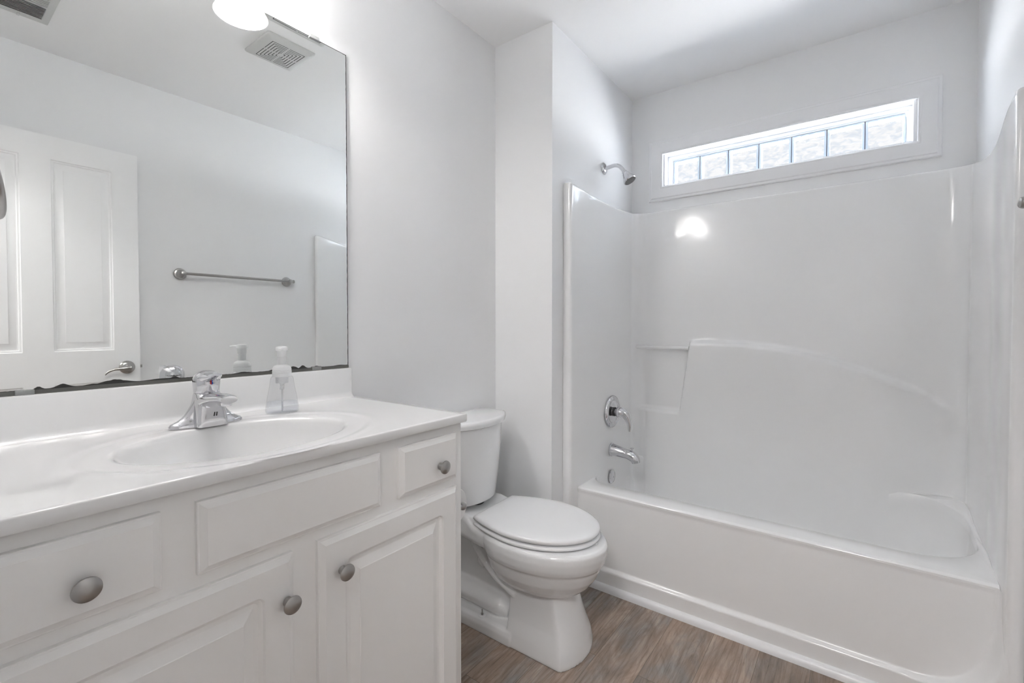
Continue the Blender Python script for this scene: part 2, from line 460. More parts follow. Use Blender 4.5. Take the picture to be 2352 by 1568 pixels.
for k in range(7):
    y0 = BY0+k*bw+0.0016; y1 = BY0+(k+1)*bw-0.0016
    g = MB()
    r0 = rr(y0, y1, BZ0+0.001, BZ1-0.001, 0.006, 3, 1); r1 = rr(y0+0.009, y1-0.009, BZ0+0.009, BZ1-0.010, 0.006, 3, 1)
    xf = XW+0.072
    g.loft([[(xf, p[0], p[1]) for p in r1], [(xf, p[0], p[1]) for p in r1][::1]][:1]+[[(xf-0.002, p[0], p[1]) for p in r1]], False, True)
    o = build('glass_block', g, M['block'], win, ang=30)
    e = MB(); e.loft([[(xf-0.0025, p[0], p[1]) for p in r1], [(xf, p[0], p[1]) for p in r0], [(xf+0.045, p[0], p[1]) for p in r0], [(xf+0.045, p[0], p[1]) for p in r1], [(xf-0.0025, p[0], p[1]) for p in r1]], False, False)
    build('block_edge', e, M['blockedge'], o, ang=30)
mj = MB()
for k in range(1, 7):
    mj.box(XW+0.078, XW+0.115, BY0+k*bw-0.0016, BY0+k*bw+0.0016, BZ0, BZ1)
mj.box(XW+0.078, XW+0.115, BY0, BY1, BZ0-0.001, BZ0+0.0012)
build('block_joints', mj, M['mortar'], win)

# ------------------------------------------------------------------ one-piece tub and shower
tub = thing('bathtub_shower', (2.2, 0.33, 0), 'glossy white one-piece bathtub with moulded shower walls under the window', 'bathtub')
XF = 1.783; YI = 1.006; YIR = -0.335; XB = 2.535; RC = 0.075
def plan_curve():
    pts = []
    def seg(p, q, n):
        for i in range(n): pts.append((lerp(p[0], q[0], i/n), lerp(p[1], q[1], i/n)))
    def arc(cx, cy, r, a0, a1, n):
        for i in range(n): a = lerp(a0, a1, i/n); pts.append((cx+r*cos(a), cy+r*sin(a)))
    r = 0.013
    pts.append((XF+0.01, YL-0.0005))
    seg((XF, YL-0.0015), (XF, YI+r), 3)
    arc(XF+r, YI+r, r, pi, 1.5*pi, 7)
    seg((XF+r, YI), (XB-RC, YI), 40)
    arc(XB-RC, YI-RC, RC, pi/2, 0, 16)
    seg((XB, YI-RC), (XB, -0.35+RC), 170)
    arc(XB-RC, -0.35+RC, RC, 0, -pi/2, 16)
    a, b = XB-RC, XF+r
    for i in range(44):
        x = lerp(a, b, i/44); pts.append((x, lerp(-0.350, YIR, sstep(2.15, 1.86, x))))
    arc(XF+r, YIR-r, r, pi/2, pi, 7)
    seg((XF, YIR-r), (XF, YR+0.0015), 3)
    pts.append((XF+0.01, YR+0.0005))
    return pts
PC = plan_curve()
def normals(P):
    out = []
    for i in range(len(P)):
        p = P[max(i-1, 0)]; q = P[min(i+1, len(P)-1)]
        dx, dy = q[0]-p[0], q[1]-p[1]; l = math.hypot(dx, dy) or 1
        out.append((dy/l, -dx/l))       # towards the inside
    return out
PN = normals(PC)
def ztop(x, y):
    if y > 0.97: return 1.781 - 0.018*sin(pi*min(1, max(0, (x-XF)/(XB-XF))))
    if y < -0.30:
        f = min(1, max(0, (x-1.80)/(XB-1.80)))
        return 1.781 - 0.052*max(0, sin(pi*f))**1.25
    return 1.781 - 0.004*0
def ledge(x, y, z):
    """how far the moulded lower back stands out from the upper back"""
    A = 0.042
    sharp = 0.010
    if y > 0.70:
        left = sstep(-0.007, 0.007, (0.716+(y-0.747)*(1.064-0.716)/(0.702-0.747)) - z) if y < 0.80 else 0
        yedge = lerp(0.752, 0.702, min(1, max(0, (z-0.69)/(1.064-0.69))))
        inside = sstep(0.007, -0.007, y-yedge) * sstep(0.010, -0.010, z-1.064)
        zs = 0.69
        shelf = sstep(0.007, -0.007, z-zs)
        a = max(inside, shelf)
    else:
        zt = interp([-0.36, -0.222, -0.053, 0.10, 0.20, 0.33, 0.455, 0.60, 0.702], [0.79, 0.872, 0.950, 1.003, 1.027, 1.050, 1.062, 1.066, 1.064], y)
        w = lerp(0.013, 0.008, sstep(0.3, 0.6, y))
        a = sstep(w, -w, z-zt)
    fade = 1.0
    if y < 0.0: fade = sstep(-0.34, -0.10, y)
    if y > 0.93: fade = min(fade, sstep(1.006, 0.93, y))
    low = 1.0
    return A*a*fade*low
def surround_pt(u, v):
    i = int(round(u*(len(PC)-1))); x, y = PC[i]; nx, ny = PN[i]
    NR = 190
    j = int(round(v*NR)); zt = ztop(x, y)
    r = 0.010
    if j <= NR-8:
        z = 0.0 + (zt-r)*j/(NR-8)
        d = ledge(x, y, z) if x > XB-RC-0.001 else 0
        return (x+nx*d, y+ny*d, z)
    k = j-(NR-8)
    if k <= 6:
        a = k/6*pi/2
        return (x-nx*r*(1-cos(a)), y-ny*r*(1-cos(a)), zt-r+r*sin(a))
    return (x-nx*0.028, y-ny*0.028, zt-0.001*(k-6))
sg = MB(); sg.grid(len(PC), 191, surround_pt)
build('surround', sg, M['acrylic'], tub, ang=70)

# apron
EDGE = [(1.03, .088), (-.15, .088), (-.205, .093), (-.248, .107), (-.279, .137), (-.298, .185), (-.312, .26), (-.323, .34), (-.332, .43)]
EDGE = [(1.03, .088), (0.4, .088)] + [(-.12-.212*sin(pi/2*k/40)**(2/3), .088+.345*(1-cos(pi/2*k/40)**(2/3))) for k in range(41)]
EDI = sorted(EDGE)
def edge_sd(y, z):
    best = 9
    for (ya, za), (yb, zb) in zip(EDGE[:-1], EDGE[1:]):
        dy, dz = yb-ya, zb-za; q = max(0, min(1, ((y-ya)*dy+(z-za)*dz)/(dy*dy+dz*dz)))
        best = min(best, math.hypot(y-ya-q*dy, z-za-q*dz))
    inside = y > -.332 and z > interp([e[0] for e in EDI], [e[1] for e in EDI], y)
    return -best if inside else best
def apron_pt(u, v):
    y = lerp(-0.345, 1.016, u if u > 0.25 else 0.25*(u/0.25)**1.0); z = v*0.412
    f = sstep(-0.006, 0.010, edge_sd(y, z)) if y > -0.15 else sstep(-0.006, lerp(0.010, 0.018, sstep(-0.15, -0.3, y)), edge_sd(y, z))
    front = lerp(1.838, 1.785, sstep(-0.12, -0.335, y))
    x = lerp(1.853, front, f)
    if z > 0.39 : x = lerp(x, 1.850, sstep(0.39, 0.41, z)*(1 if y > -0.33 else 0))
    return (x, y, z)
ag = MB(); ag.grid(340, 120, apron_pt)
build('apron', ag, M['acrylic'], tub, ang=70)

# rim and basin
def ring2(pts, fz):
    return [(p[0], max(p[1], lerp(-0.3500, -0.3342, sstep(2.15, 1.86, p[0]))), fz(p[0], p[1])) for p in pts]
ZR = 0.418
def rise(x, y): return 0.045*sstep(2.15, 2.48, x)*sstep(0.05, -0.22, y)
def RR(x0, x1, y0, y1, r): return rr(x0, x1, y0, y1, r, 14, 26)
OUT = (1.862, 2.53, -0.352, 1.012)
PATH = []
for (px0, py0), (nx0, ny0) in zip(PC, PN):
    if px0 > 2.05 and py0 > 0.10:
        d0 = ledge(px0, py0, 0.45) if px0 > XB-RC-0.001 else 0
        PATH.append((px0+nx0*d0, py0+ny0*d0))
PATHN = normals(PATH)
def snap(pts, off):
    """let the basin run up flush into the moulded walls at the drain end and the back"""
    out = []
    for x, y in pts:
        if y > 0.12 and (x > 2.3 or (y > 0.97 and x > 2.08)):
            d, i = min((math.hypot(x-q[0], y-q[1]), i) for i, q in enumerate(PATH))
            if d < 0.06:
                x, y = PATH[i][0]+PATHN[i][0]*off, PATH[i][1]+PATHN[i][1]*off
        out.append((x, y))
    return out
OPN = snap(RR(1.965, 2.4938, -0.336, 1.0052, [0.21, 0.20, 0.10, 0.09]), -0.0009)
BOT = RR(2.045, 2.43, -0.03, 0.955, [0.15, 0.15, 0.08, 0.08])
rings = []
for k in range(6):
    a = k/5*pi/2
    o_ = 0.012*cos(a)
    q = RR(OUT[0]-o_, OUT[1], OUT[2], OUT[3], 0.01)
    rings.append(ring2(q, lambda x, y, a=a: ZR-0.012+0.012*sin(a)+rise(x, y)))
OPX = snap(RR(1.953, 2.498, -0.342, 1.008, [0.215, 0.205, 0.105, 0.095]), -0.004)
mid_ = RR(1.90, 2.51, -0.349, 1.008, [0.10, 0.1, 0.05, 0.05])
mid_ = snap(mid_, -0.010)
rings.append(ring2(mid_, lambda x, y: ZR+0.0005+rise(x, y)))
rings.append(ring2(OPX, lambda x, y: ZR+rise(x, y)))
NB = 26
for k in range(NB+1):
    a = k/NB*pi/2
    ins = (1-cos(a))**1.15
    dep = sin(a)**0.85
    ring = []
    for p, q in zip(OPN, BOT):
        x = lerp(p[0], q[0], ins); y = lerp(p[1], q[1], ins)
        zz = lerp(ZR-0.006+rise(p[0], p[1]), 0.085, dep if k else 0)
        ring.append((x, y, zz))
    rings.append(ring)
tb = MB(); tb.loft(rings, False, True)
build('basin', tb, M['acrylic'], tub, ang=50)
# moulded grab rail across the niche
gp = [(2.512, 0.995, 1.030), (2.508, 0.97, 1.030), (2.508, 0.84, 1.030), (2.508, 0.705, 1.030)]
build('grab_rail', MB().tube(gp, 0.0105, 14), M['acrylic'], tub)
build('drain', MB().lathe([(0.001, 0), (0.034, 0), (0.037, 0.001), (0.034, 0.004), (0.02, 0.003), (0.001, 0.002)], (2.23, 0.86, 0.0862), n=28), M['chrome'], tub, label='chrome drain in the tub floor')

# ------------------------------------------------------------------ tub fittings on the end wall
sh = thing('wall_shower', (2.19, YL, 1.952), 'small chrome shower head on a bent arm above the tub surround', 'shower head')
build('flange', MB().lathe([(0.001, 0), (0.030, 0), (0.030, 0.003), (0.024, 0.009), (0.012, 0.012)], (2.19, YL-0.0005, 1.952), (0, -1, 0)), M['chrome'], sh)
ap = smooth_path([(2.19, YL-0.008, 1.952), (2.19, 1.010, 1.955), (2.19, 0.985, 1.957), (2.19, 0.962, 1.949), (2.19, 0.944, 1.930), (2.19, 0.934, 1.914)], 5)
build('arm', MB().tube(ap, 0.0095, 18, up=(1, 0, 0)), M['chrome'], sh)
hd = Vector((0, -0.50, -0.80)).normalized()
ho = Vector((2.19, 0.936, 1.918))
build('spray_head', MB().lathe([(0.010, 0), (0.0125, 0.002), (0.0125, 0.010), (0.016, 0.014), (0.019, 0.024), (0.028, 0.044), (0.032, 0.053), (0.0325, 0.060), (0.030, 0.063), (0.028, 0.0625)], ho, hd, cap1=False), M['chrome'], sh)
fb = MB(); fb.lathe([(0.028, 0.0615), (0.012, 0.063), (0.001, 0.063)], ho, hd, cap0=True)
uu = hd.orthogonal().normalized(); ww = hd.cross(uu)
for rr_, n_ in ((0.008, 6), (0.0155, 12), (0.0225, 18)):
    for k in range(n_):
        a = 2*pi*k/n_
        fb.lathe([(0.0013, 0.062), (0.0011, 0.065)], ho+uu*rr_*cos(a)+ww*rr_*sin(a), hd, n=6)
build('spray_face', fb, mat('grey_spray_face', (0.24, 0.24, 0.24), 0.5), sh, label='dark grey nozzle face')

vy = YI-0.0008
vx = 2.205
va = thing('shower_valve', (vx, vy, 0.709), 'round chrome shower valve plate with a curved lever on the tub end wall', 'valve')
build('escutcheon', MB().lathe([(0.001, 0), (0.082, 0), (0.083, 0.005), (0.080, 0.013), (0.071, 0.019), (0.062, 0.017), (0.057, 0.012), (0.042, 0.012), (0.038, 0.011), (0.030, 0.012), (0.001, 0.012)], (vx, vy, 0.709), (0, -1, 0), 48), M['chrome'], va)
build('stem', MB().lathe([(0.022, 0.010), (0.022, 0.020), (0.017, 0.021), (0.017, 0.040)], (vx, vy, 0.709), (0, -1, 0)), M['chrome'], va)
build('stem_gap', MB().lathe([(0.0225, 0.013), (0.0228, 0.022), (0.0225, 0.023)], (vx, vy, 0.709), (0, -1, 0)), M['rubber'], va, label='dark ring around the valve stem')
lv = MB(); lv.lathe([(0.018, 0.034), (0.026, 0.036), (0.027, 0.050), (0.022, 0.066), (0.012, 0.076), (0.001, 0.080)], (vx, vy, 0.709), (0, -1, 0))
lp = smooth_path([(vx, vy-0.055, 0.712), (vx, vy-0.078, 0.700), (vx, vy-0.092, 0.675), (vx, vy-0.098, 0.645), (vx, vy-0.099, 0.618)], 5)
lr = smooth_vals([0.024, 0.022, 0.0165, 0.0115, 0.0075], 5)
lv.tube(lp, [(r_, r_*0.75) for r_ in lr], 16, up=(1, 0, 0))
build('lever', lv, M['chrome'], va)

sp = thing('tub_spout', (vx, vy, 0.51), 'chrome tub spout with a diverter knob between valve and overflow plate', 'spout')
spb = MB()
spp = smooth_path([(vx, vy, 0.512), (vx, vy-0.02, 0.511), (vx, vy-0.075, 0.503), (vx, vy-0.105, 0.498), (vx, vy-0.128, 0.484), (vx, vy-0.134, 0.466)], 5)
spr = smooth_vals([0.033, 0.0295, 0.0245, 0.0255, 0.0245, 0.0215], 5)
spb.tube(spp, spr, 24, up=(1, 0, 0))
spb.lathe([(0.001, 0), (0.034, 0), (0.034, 0.006), (0.029, 0.012), (0.026, 0.016)], (vx, vy, 0.512), (0, -1, 0), cap1=False)
build('spout_body', spb, M['chrome'], sp)
build('diverter_knob', MB().lathe([(0.003, 0), (0.003, 0.016), (0.0095, 0.018), (0.0095, 0.021), (0.001, 0.022)], (vx, vy-0.112, 0.515), (0, 0, 1), 18), M['chrome'], sp)
ov = build('overflow_plate', MB().lathe([(0.001, 0), (0.034, 0), (0.035, 0.004), (0.030, 0.009), (0.016, 0.012), (0.005, 0.0125), (0.005, 0.0115), (0.001, 0.0115)], (vx, 1.0035, 0.372), (0, -1, 0), 40), M['chrome'], loc=(vx, 1.0035, 0.372))
tag(ov, 'round chrome overflow plate below the tub spout', 'drain plate')

# ------------------------------------------------------------------ vanity cabinet
CX0, CX1, CYF, CH = 0.004, 0.905, 0.845, 0.897
vc = thing('vanity_cabinet', ((CX0+CX1)/2, 1.1, 0), 'off-white painted vanity cabinet with nickel knobs below the mirror', 'cabinet')
cbm = MB()
cbm.box(CX0, CX1, CYF, CYF+0.018, 0.10, CH); cbm.box(CX0, CX0+0.016, CYF+0.018, YV-0.001, 0.10, CH); cbm.box(CX1-0.016, CX1, CYF+0.018, YV-0.001, 0.10, CH); cbm.box(CX0+0.016, CX1-0.016, CYF+0.018, YV-0.001, 0.10, 0.116); cbm.box(CX0+0.016, CX1-0.016, YV-0.01, YV-0.001, 0.116, CH)
cbm.box(CX0, CX1, CYF+0.07, YV-0.001, 0.0, 0.101)
build('carcass', cbm, M['cabinet'], vc, bevel=0.0012)
def front_ring(x0, x1, z0, z1, ins, y, r=0.0):
    if r <= 0: r = 0.0004
    return [(p[0], y, p[1]) for p in rr(x0+ins, x1-ins, z0+ins, z1-ins, r, 4, 1)]
FB = CYF+0.0003; FF = 0.829
def drawer_front(x0, x1, z0, z1, name='drawer'):
    b = MB(); yb = FB
    st = [(0, yb, 0), (0, yb-0.0085, 0), (0.001, yb-0.0095, 0), (0.003, yb-0.0098, 0), (0.0045, yb-0.0110, 0), (0.0115, yb-0.0153, 0), (0.0125, FF, 0)]
    b.loft([front_ring(x0, x1, z0, z1, i_, y_, r_) for i_, y_, r_ in st])
    return build(name, b, M['cabinet'], vc, ang=22)
def door_front(x0, x1, z0, z1):
    b = MB(); yb = FB
    st = [(0, yb, 0), (0, yb-0.0085, 0), (0.001, yb-0.0095, 0), (0.003, yb-0.0098, 0), (0.0045, yb-0.0110, 0), (0.0115, yb-0.0153, 0), (0.0125, FF, 0),
          (0.055, FF, 0.016), (0.0575, FF+0.0045, 0.014), (0.064, FF+0.0085, 0.010), (0.071, FF+0.0090, 0.004), (0.073, FF+0.0085, 0), (0.090, FF+0.0015, 0), (0.091, FF+0.0002, 0)]
    b.loft([front_ring(x0, x1, z0, z1, i_, y_, r_) for i_, y_, r_ in st])
    return build('door', b, M['cabinet'], vc, ang=22)
def knob(x, z, parent, s=1.0):
    b = MB()
    b.lathe([(0.001, 0.0), (0.0085*s, 0.0), (0.0085*s, 0.002), (0.0055*s, 0.006), (0.0048*s, 0.011), (0.0065*s, 0.0145), (0.0145*s, 0.0165), (0.0165*s, 0.0185), (0.0160*s, 0.0205), (0.011*s, 0.0235), (0.005*s, 0.0248), (0.001, 0.025)], (x, FF-0.0002, z), (0, -1, 0), 32)
    return build('knob', b, M['nickel'], parent, label='round brushed nickel knob')
DZ0, DZ1 = 0.755, 0.8725
d1 = drawer_front(0.040, 0.2375, DZ0, DZ1); knob(0.148, 0.805, d1)
d2 = drawer_front(0.2845, 0.638, DZ0, DZ1, 'false_drawer_front')
d3 = drawer_front(0.688, 0.879, DZ0, DZ1); knob(0.812, 0.802, d3)
r1 = door_front(0.050, 0.440, 0.135, 0.7325); knob(0.4245, 0.6485, r1)
r2 = door_front(0.489, 0.879, 0.135, 0.7325); knob(0.5365, 0.659, r2)

# ------------------------------------------------------------------ vanity top with the moulded bowl
vt = thing('countertop', (0.45, 1.09, ZT-0.022), 'glossy white cultured marble vanity top with moulded oval sink', 'countertop')
BX, BY, BA, BB = 0.447, 1.045, 0.215, 0.158
TX0, TX1, TY0, TY1 = 0.001, 0.910, 0.826, YV-0.002
ths = sorted([2*pi*i/144 for i in range(144)] + [math.atan2(y-BY, x-BX) % (2*pi) for x in (TX0+0.003, TX1-0.003) for y in (TY0+0.003, TY1)])
def rect_hit(th, x0, x1, y0, y1):
    c, s_ = cos(th), sin(th); ts = []
    if c > 1e-9: ts.append((x1-BX)/c)
    if c < -1e-9: ts.append((x0-BX)/c)
    if s_ > 1e-9: ts.append((y1-BY)/s_)
    if s_ < -1e-9: ts.append((y0-BY)/s_)
    tt = min(ts); return (BX+c*tt, BY+s_*tt)
def ell(th, f, a=BA, b=BB):
    k = 1/math.sqrt((cos(th)/a)**2+(sin(th)/b)**2); return (BX+cos(th)*k*f, BY+sin(th)*k*f)
rings = []
for f, z in [(0.10, -0.132), (0.30, -0.130), (0.48, -0.124), (0.62, -0.113), (0.74, -0.096), (0.84, -0.073), (0.91, -0.049), (0.955, -0.028), (0.98, -0.0145), (1.0, -0.0065), (1.025, -0.0025), (1.06, -0.0014)]:
    rings.append([(*ell(t_, f), ZT+z) for t_ in ths])
for f, z in [(1.0, -0.0016), (1.03, -0.0014), (1.06, 0.0002), (1.10, 0.0006), (1.14, 0.0)]:
    rings.append([(*ell(t_, f, 0.258, 0.196), ZT+z) for t_ in ths])
def mixr(t_, g):
    a = ell(t_, 1.14, 0.258, 0.196); b = rect_hit(t_, TX0+0.003, TX1-0.003, TY0+0.003, TY1)
    return (lerp(a[0], b[0], g), lerp(a[1], b[1], g), ZT)
for g in (0.12, 0.5, 0.9, 1.0): rings.append([mixr(t_, g) for t_ in ths])
rings.append([(*rect_hit(t_, TX0+0.0008, TX1-0.0008, TY0+0.0008, TY1), ZT-0.0009) for t_ in ths])
rings.append([(*rect_hit(t_, TX0, TX1, TY0, TY1), ZT-0.003) for t_ in ths])
rings.append([(*rect_hit(t_, TX0, TX1, TY0, TY1), ZT-0.019) for t_ in ths])
rings.append([(*rect_hit(t_, TX0+0.002, TX1-0.002, TY0+0.002, TY1), ZT-0.0215) for t_ in ths])
ct = MB(); ct.loft(rings, True, False)
build('sink_slab', ct, M['marble'], vt, ang=50)
# backsplash with cove
bs = MB()
pf = [(YV-0.0015, ZT-0.001), (YV-0.0015, ZT+0.0935), (YV-0.016, ZT+0.0935), (YV-0.0185, ZT+0.0925), (YV-0.020, ZT+0.090), (YV-0.0205, ZT+0.016), (YV-0.022, ZT+0.009), (YV-0.0255, ZT+0.004), (YV-0.031, ZT+0.0008), (YV-0.036, ZT-0.0005)]
bs.loft([[(TX0, p[0], p[1]) for p in pf], [(TX1-0.006, p[0], p[1]) for p in pf], [(TX1-0.0035, min(p[0]+0.0015, YV-0.0015), p[1]-0.001) for p in pf], [(TX1-0.0025, min(p[0]+0.004, YV-0.0015), p[1]-0.003) for p in pf]])
build('backsplash', bs, M['marble'], vt, ang=35)
build('sink_drain', MB().lathe([(0.001, 0), (0.028, 0), (0.030, 0.001), (0.026, 0.004), (0.018, 0.003), (0.001, 0.0035)], (BX, BY, ZT-0.1325), n=28), M['chrome'], vt, label='chrome sink drain')

# ------------------------------------------------------------------ faucet
FX, FY = 0.444, 1.236
fa = thing('sink_faucet', (FX, FY, ZT), 'chrome single-handle faucet behind the oval sink', 'faucet')
bd = MB()
lev = [(-0.0005, .077, .0245, 2.4), (0.004, .077, .0245, 2.4), (0.009, .073, .022, 2.3), (0.014, .062, .019, 2.2), (0.020, .053, .017, 2.2), (0.028, .0455, .016, 2.4), (0.040, .0375, .0165, 2.6), (0.054, .030, .019, 2.5), (0.066, .0265, .0245, 2.2), (0.074, .0255, .0245, 2.0)]
rings = []
for h, a_, b__, e_ in lev:
    ring = []
    for k in range(48):
        th = 2*pi*k/48; c, s_ = cos(th), sin(th)
        ring.append((FX+a_*math.copysign(abs(c)**(2/e_), c), FY+b__*math.copysign(abs(s_)**(2/e_), s_), ZT+h))
    rings.append(ring)
bd.loft(rings)
rings = []
for h, hw, yf, yb_, e_ in [(0.0, .0345, -.041, .022, 5), (0.012, .0335, -.0405, .022, 5), (0.030, .0315, -.039, .023, 5), (0.048, .0295, -.0375, .024, 4.5), (0.060, .0275, -.035, .0245, 4), (0.070, .0265, -.030, .025, 3), (0.0755, .0258, -.026, .0250, 2.2)]:
    ring = []
    for k in range(56):
        th = 2*pi*k/56; c, s_ = cos(th), sin(th)
        ring.append((FX+hw*math.copysign(abs(c)**(2/e_), c), FY+(yf+yb_)/2+(yb_-yf)/2*math.copysign(abs(s_)**(2/e_), s_), ZT+h))
    rings.append(ring)
bd.loft(rings)
build('faucet_body', bd, M['chrome'], fa, ang=50)
so = MB()
sp_ = smooth_path([(FX, FY+0.010, ZT+0.046), (FX, FY-0.012, ZT+0.053), (FX, FY-0.045, ZT+0.062), (FX, FY-0.080, ZT+0.068), (FX, FY-0.110, ZT+0.070), (FX, FY-0.124, ZT+0.069)], 5)
w_ = smooth_vals([0.027, 0.0285, 0.0265, 0.0235, 0.0205, 0.0180], 5); h_ = smooth_vals([0.024, 0.021, 0.0155, 0.012, 0.0100, 0.0085], 5)
so.tube(sp_, list(zip(w_, h_)), 28)
so.lathe([(0.0115, 0), (0.0115, 0.008), (0.010, 0.0095), (0.001, 0.0085)], (FX, FY-0.108, ZT+0.064), (0, 0, -1), 24)
build('spout', so, M['chrome'], fa, ang=60)
hdm = MB()
hdm.lathe([(0.0245, 0), (0.0262, 0.002), (0.0268, 0.008), (0.0275, 0.016), (0.0285, 0.026), (0.0275, 0.036), (0.0235, 0.0445), (0.016, 0.0505), (0.008, 0.0528), (0.0005, 0.0533)], (FX, FY, ZT+0.0745), (0, 0, 1), 40)
hp = smooth_path([(FX, FY-0.004, ZT+0.108), (FX, FY-0.024, ZT+0.113), (FX, FY-0.040, ZT+0.114), (FX, FY-0.056, ZT+0.1175), (FX, FY-0.066, ZT+0.1215)], 5)
hdm.tube(hp, list(zip(smooth_vals([0.024, 0.0225, 0.016, 0.012, 0.0085], 5), smooth_vals([0.018, 0.0125, 0.0075, 0.0045, 0.003], 5))), 24)
ha = build('handle', hdm, M['chrome'], fa, ang=60)
build('handle_collar', MB().lathe([(0.0262, 0.0), (0.0268, 0.0012), (0.0262, 0.0024)], (FX, FY, ZT+0.0865), (0, 0, 1), 36), M['darkgrey'], fa)
dn = Vector((0, -1, 0.1)).normalized()
for sgn, mm in ((-1, M['red']), (1, M['blue'])):
    b = MB(); n_ = 10
    rad = 0.0032
    pts = [(FX+sgn*rad*sin(pi*k/n_), FY-0.0305, ZT+0.0995+rad*cos(pi*k/n_)) for k in range(n_+1)]
    q = [(p[0], p[1]+0.004, p[2]) for p in pts]
    b.loft([q, pts])
    build('temperature_mark', b, mm, ha, label='red half of the hot and cold mark' if sgn < 0 else 'blue half of the hot and cold mark')
lg = MB()
for dx, sl in ((-0.0034, 0.0014), (0.0014, 0.0012)):
    y0 = FY-0.0408; z0, z1 = ZT+0.0235, ZT+0.0325
    ps = [(FX+0.004+dx-0.0010, y0, z0), (FX+0.004+dx+0.0012, y0, z0), (FX+0.004+dx+sl+0.0014, y0+0.0004, z1), (FX+0.004+dx+sl-0.0002, y0+0.0004, z1)]
    lg.loft([[(p[0], p[1]+0.004, p[2]) for p in ps], ps])
build('maker_mark', lg, M['rubber'], fa, label='small black maker mark')

# ------------------------------------------------------------------ soap bottle
SX, SY = 0.622, 1.232
sd = thing('soap_dispenser', (SX, SY, ZT), 'clear foaming soap bottle with frosted pump top beside the faucet', 'soap dispenser')
ang_b = radians(25)
def ering(a_, b__, z, n=40, ex=2.3):
    out = []
    for k in range(n):
        th = 2*pi*k/n; c, s_ = cos(th), sin(th)
        x = a_*math.copysign(abs(c)**(2/ex), c); y = b__*math.copysign(abs(s_)**(2/ex), s_)
        out.append((SX+x*cos(ang_b)+y*sin(ang_b), SY-x*sin(ang_b)+y*cos(ang_b), ZT+z))
    return out
bprof = [(0.0006, .032, .020), (0.0015, .038, .0245), (0.006, .0405, .0265), (0.016, .0405, .0265), (0.030, .0380, .0255), (0.045, .0358, .0250), (0.062, .0325, .0242), (0.078, .0298, .0236), (0.090, .0282, .0234), (0.096, .0262, .0232), (0.100, .0205, .0205), (0.104, .019, .019)]
ob = MB(); ob.loft([ering(a_, b__, z, ex=lerp(2.6, 2.0, min(1, z/0.09))) for z, a_, b__ in bprof], True, False)
wall_ = 0.0016
build('bottle', ob, M['clear'], sd, ang=60, fix=False)
lq = MB(); lq.loft([ering(a_-wall_-0.0003, b__-wall_-0.0003, z+wall_+0.0005, ex=lerp(2.6, 2.0, min(1, z/0.09))) for z, a_, b__ in [(0.0015, .037, .0235), (0.006, .0400, .0260), (0.016, .0400, .0260), (0.0285, .0378, .0253)]])
build('liquid_soap', lq, M['liquid'], sd, ang=50)
pm = MB()
pm.lathe([(0.0215, 0.097), (0.0238, 0.098), (0.0238, 0.107), (0.0230, 0.1075), (0.0230, 0.1085), (0.0238, 0.109), (0.0238, 0.1125), (0.0230, 0.113), (0.0230, 0.114), (0.0236, 0.1145), (0.0228, 0.120), (0.0195, 0.1255), (0.0130, 0.129), (0.0100, 0.1295), (0.0098, 0.150), (0.0118, 0.1505), (0.0118, 0.166), (0.0148, 0.1665), (0.0150, 0.173), (0.0135, 0.1765), (0.008, 0.178), (0.0005, 0.178)], (SX, SY, ZT), (0, 0, 1), 36)
nd = Vector((-0.58, -0.815, 0))
np_ = [Vector((SX, SY, ZT+0.171))+nd*d_+Vector((0, 0, z_)) for d_, z_ in ((0.004, 0), (0.014, 0.0005), (0.026, 0.0005), (0.036, -0.001))]
pm.tube(np_, [(0.007, 0.0045), (0.006, 0.004), (0.0045, 0.0035), (0.0035, 0.003)], 16)
build('pump', pm, M['frost'], sd, ang=40)
pt = MB(); pt.lathe([(0.0150, 0.080), (0.0155, 0.081), (0.0155, 0.098)], (SX, SY, ZT), (0, 0, 1), 24)
pt.lathe([(0.0055, 0.063), (0.006, 0.065), (0.0045, 0.067), (0.006, 0.069), (0.0045, 0.071), (0.006, 0.073), (0.0045, 0.075), (0.006, 0.077), (0.006, 0.081)], (SX, SY, ZT), (0, 0, 1), 20)
pt.lathe([(0.0022, 0.004), (0.0022, 0.064)], (SX, SY, ZT), (0, 0, 1), 12)
build('dip_tube', pt, M['frost'], sd)

# ------------------------------------------------------------------ mirror
ZM0, ZM1, XM1 = 1.0185, 2.0368, 0.9024
mr = thing('wall_mirror', (0.45, YV, ZM0), 'large frameless wall mirror with dark worn bottom edge above the vanity', 'mirror')
build('mirror_backing', MB().box(0.003, XM1, YV-0.0045, YV-0.0005, ZM0, ZM1), M['dark'], mr)
build('mirror_glass', MB().box(0.0035, XM1-0.0006, YV-0.0062, YV-0.0045, ZM0+0.0005, ZM1-0.0006), M['mirror'], mr)
build('bottom_channel', MB().box(0.003, XM1, YV-0.0085, YV-0.001, ZT+0.0937, ZM0+0.0025), M['darkgrey'], mr, label='grey metal channel under the glass')
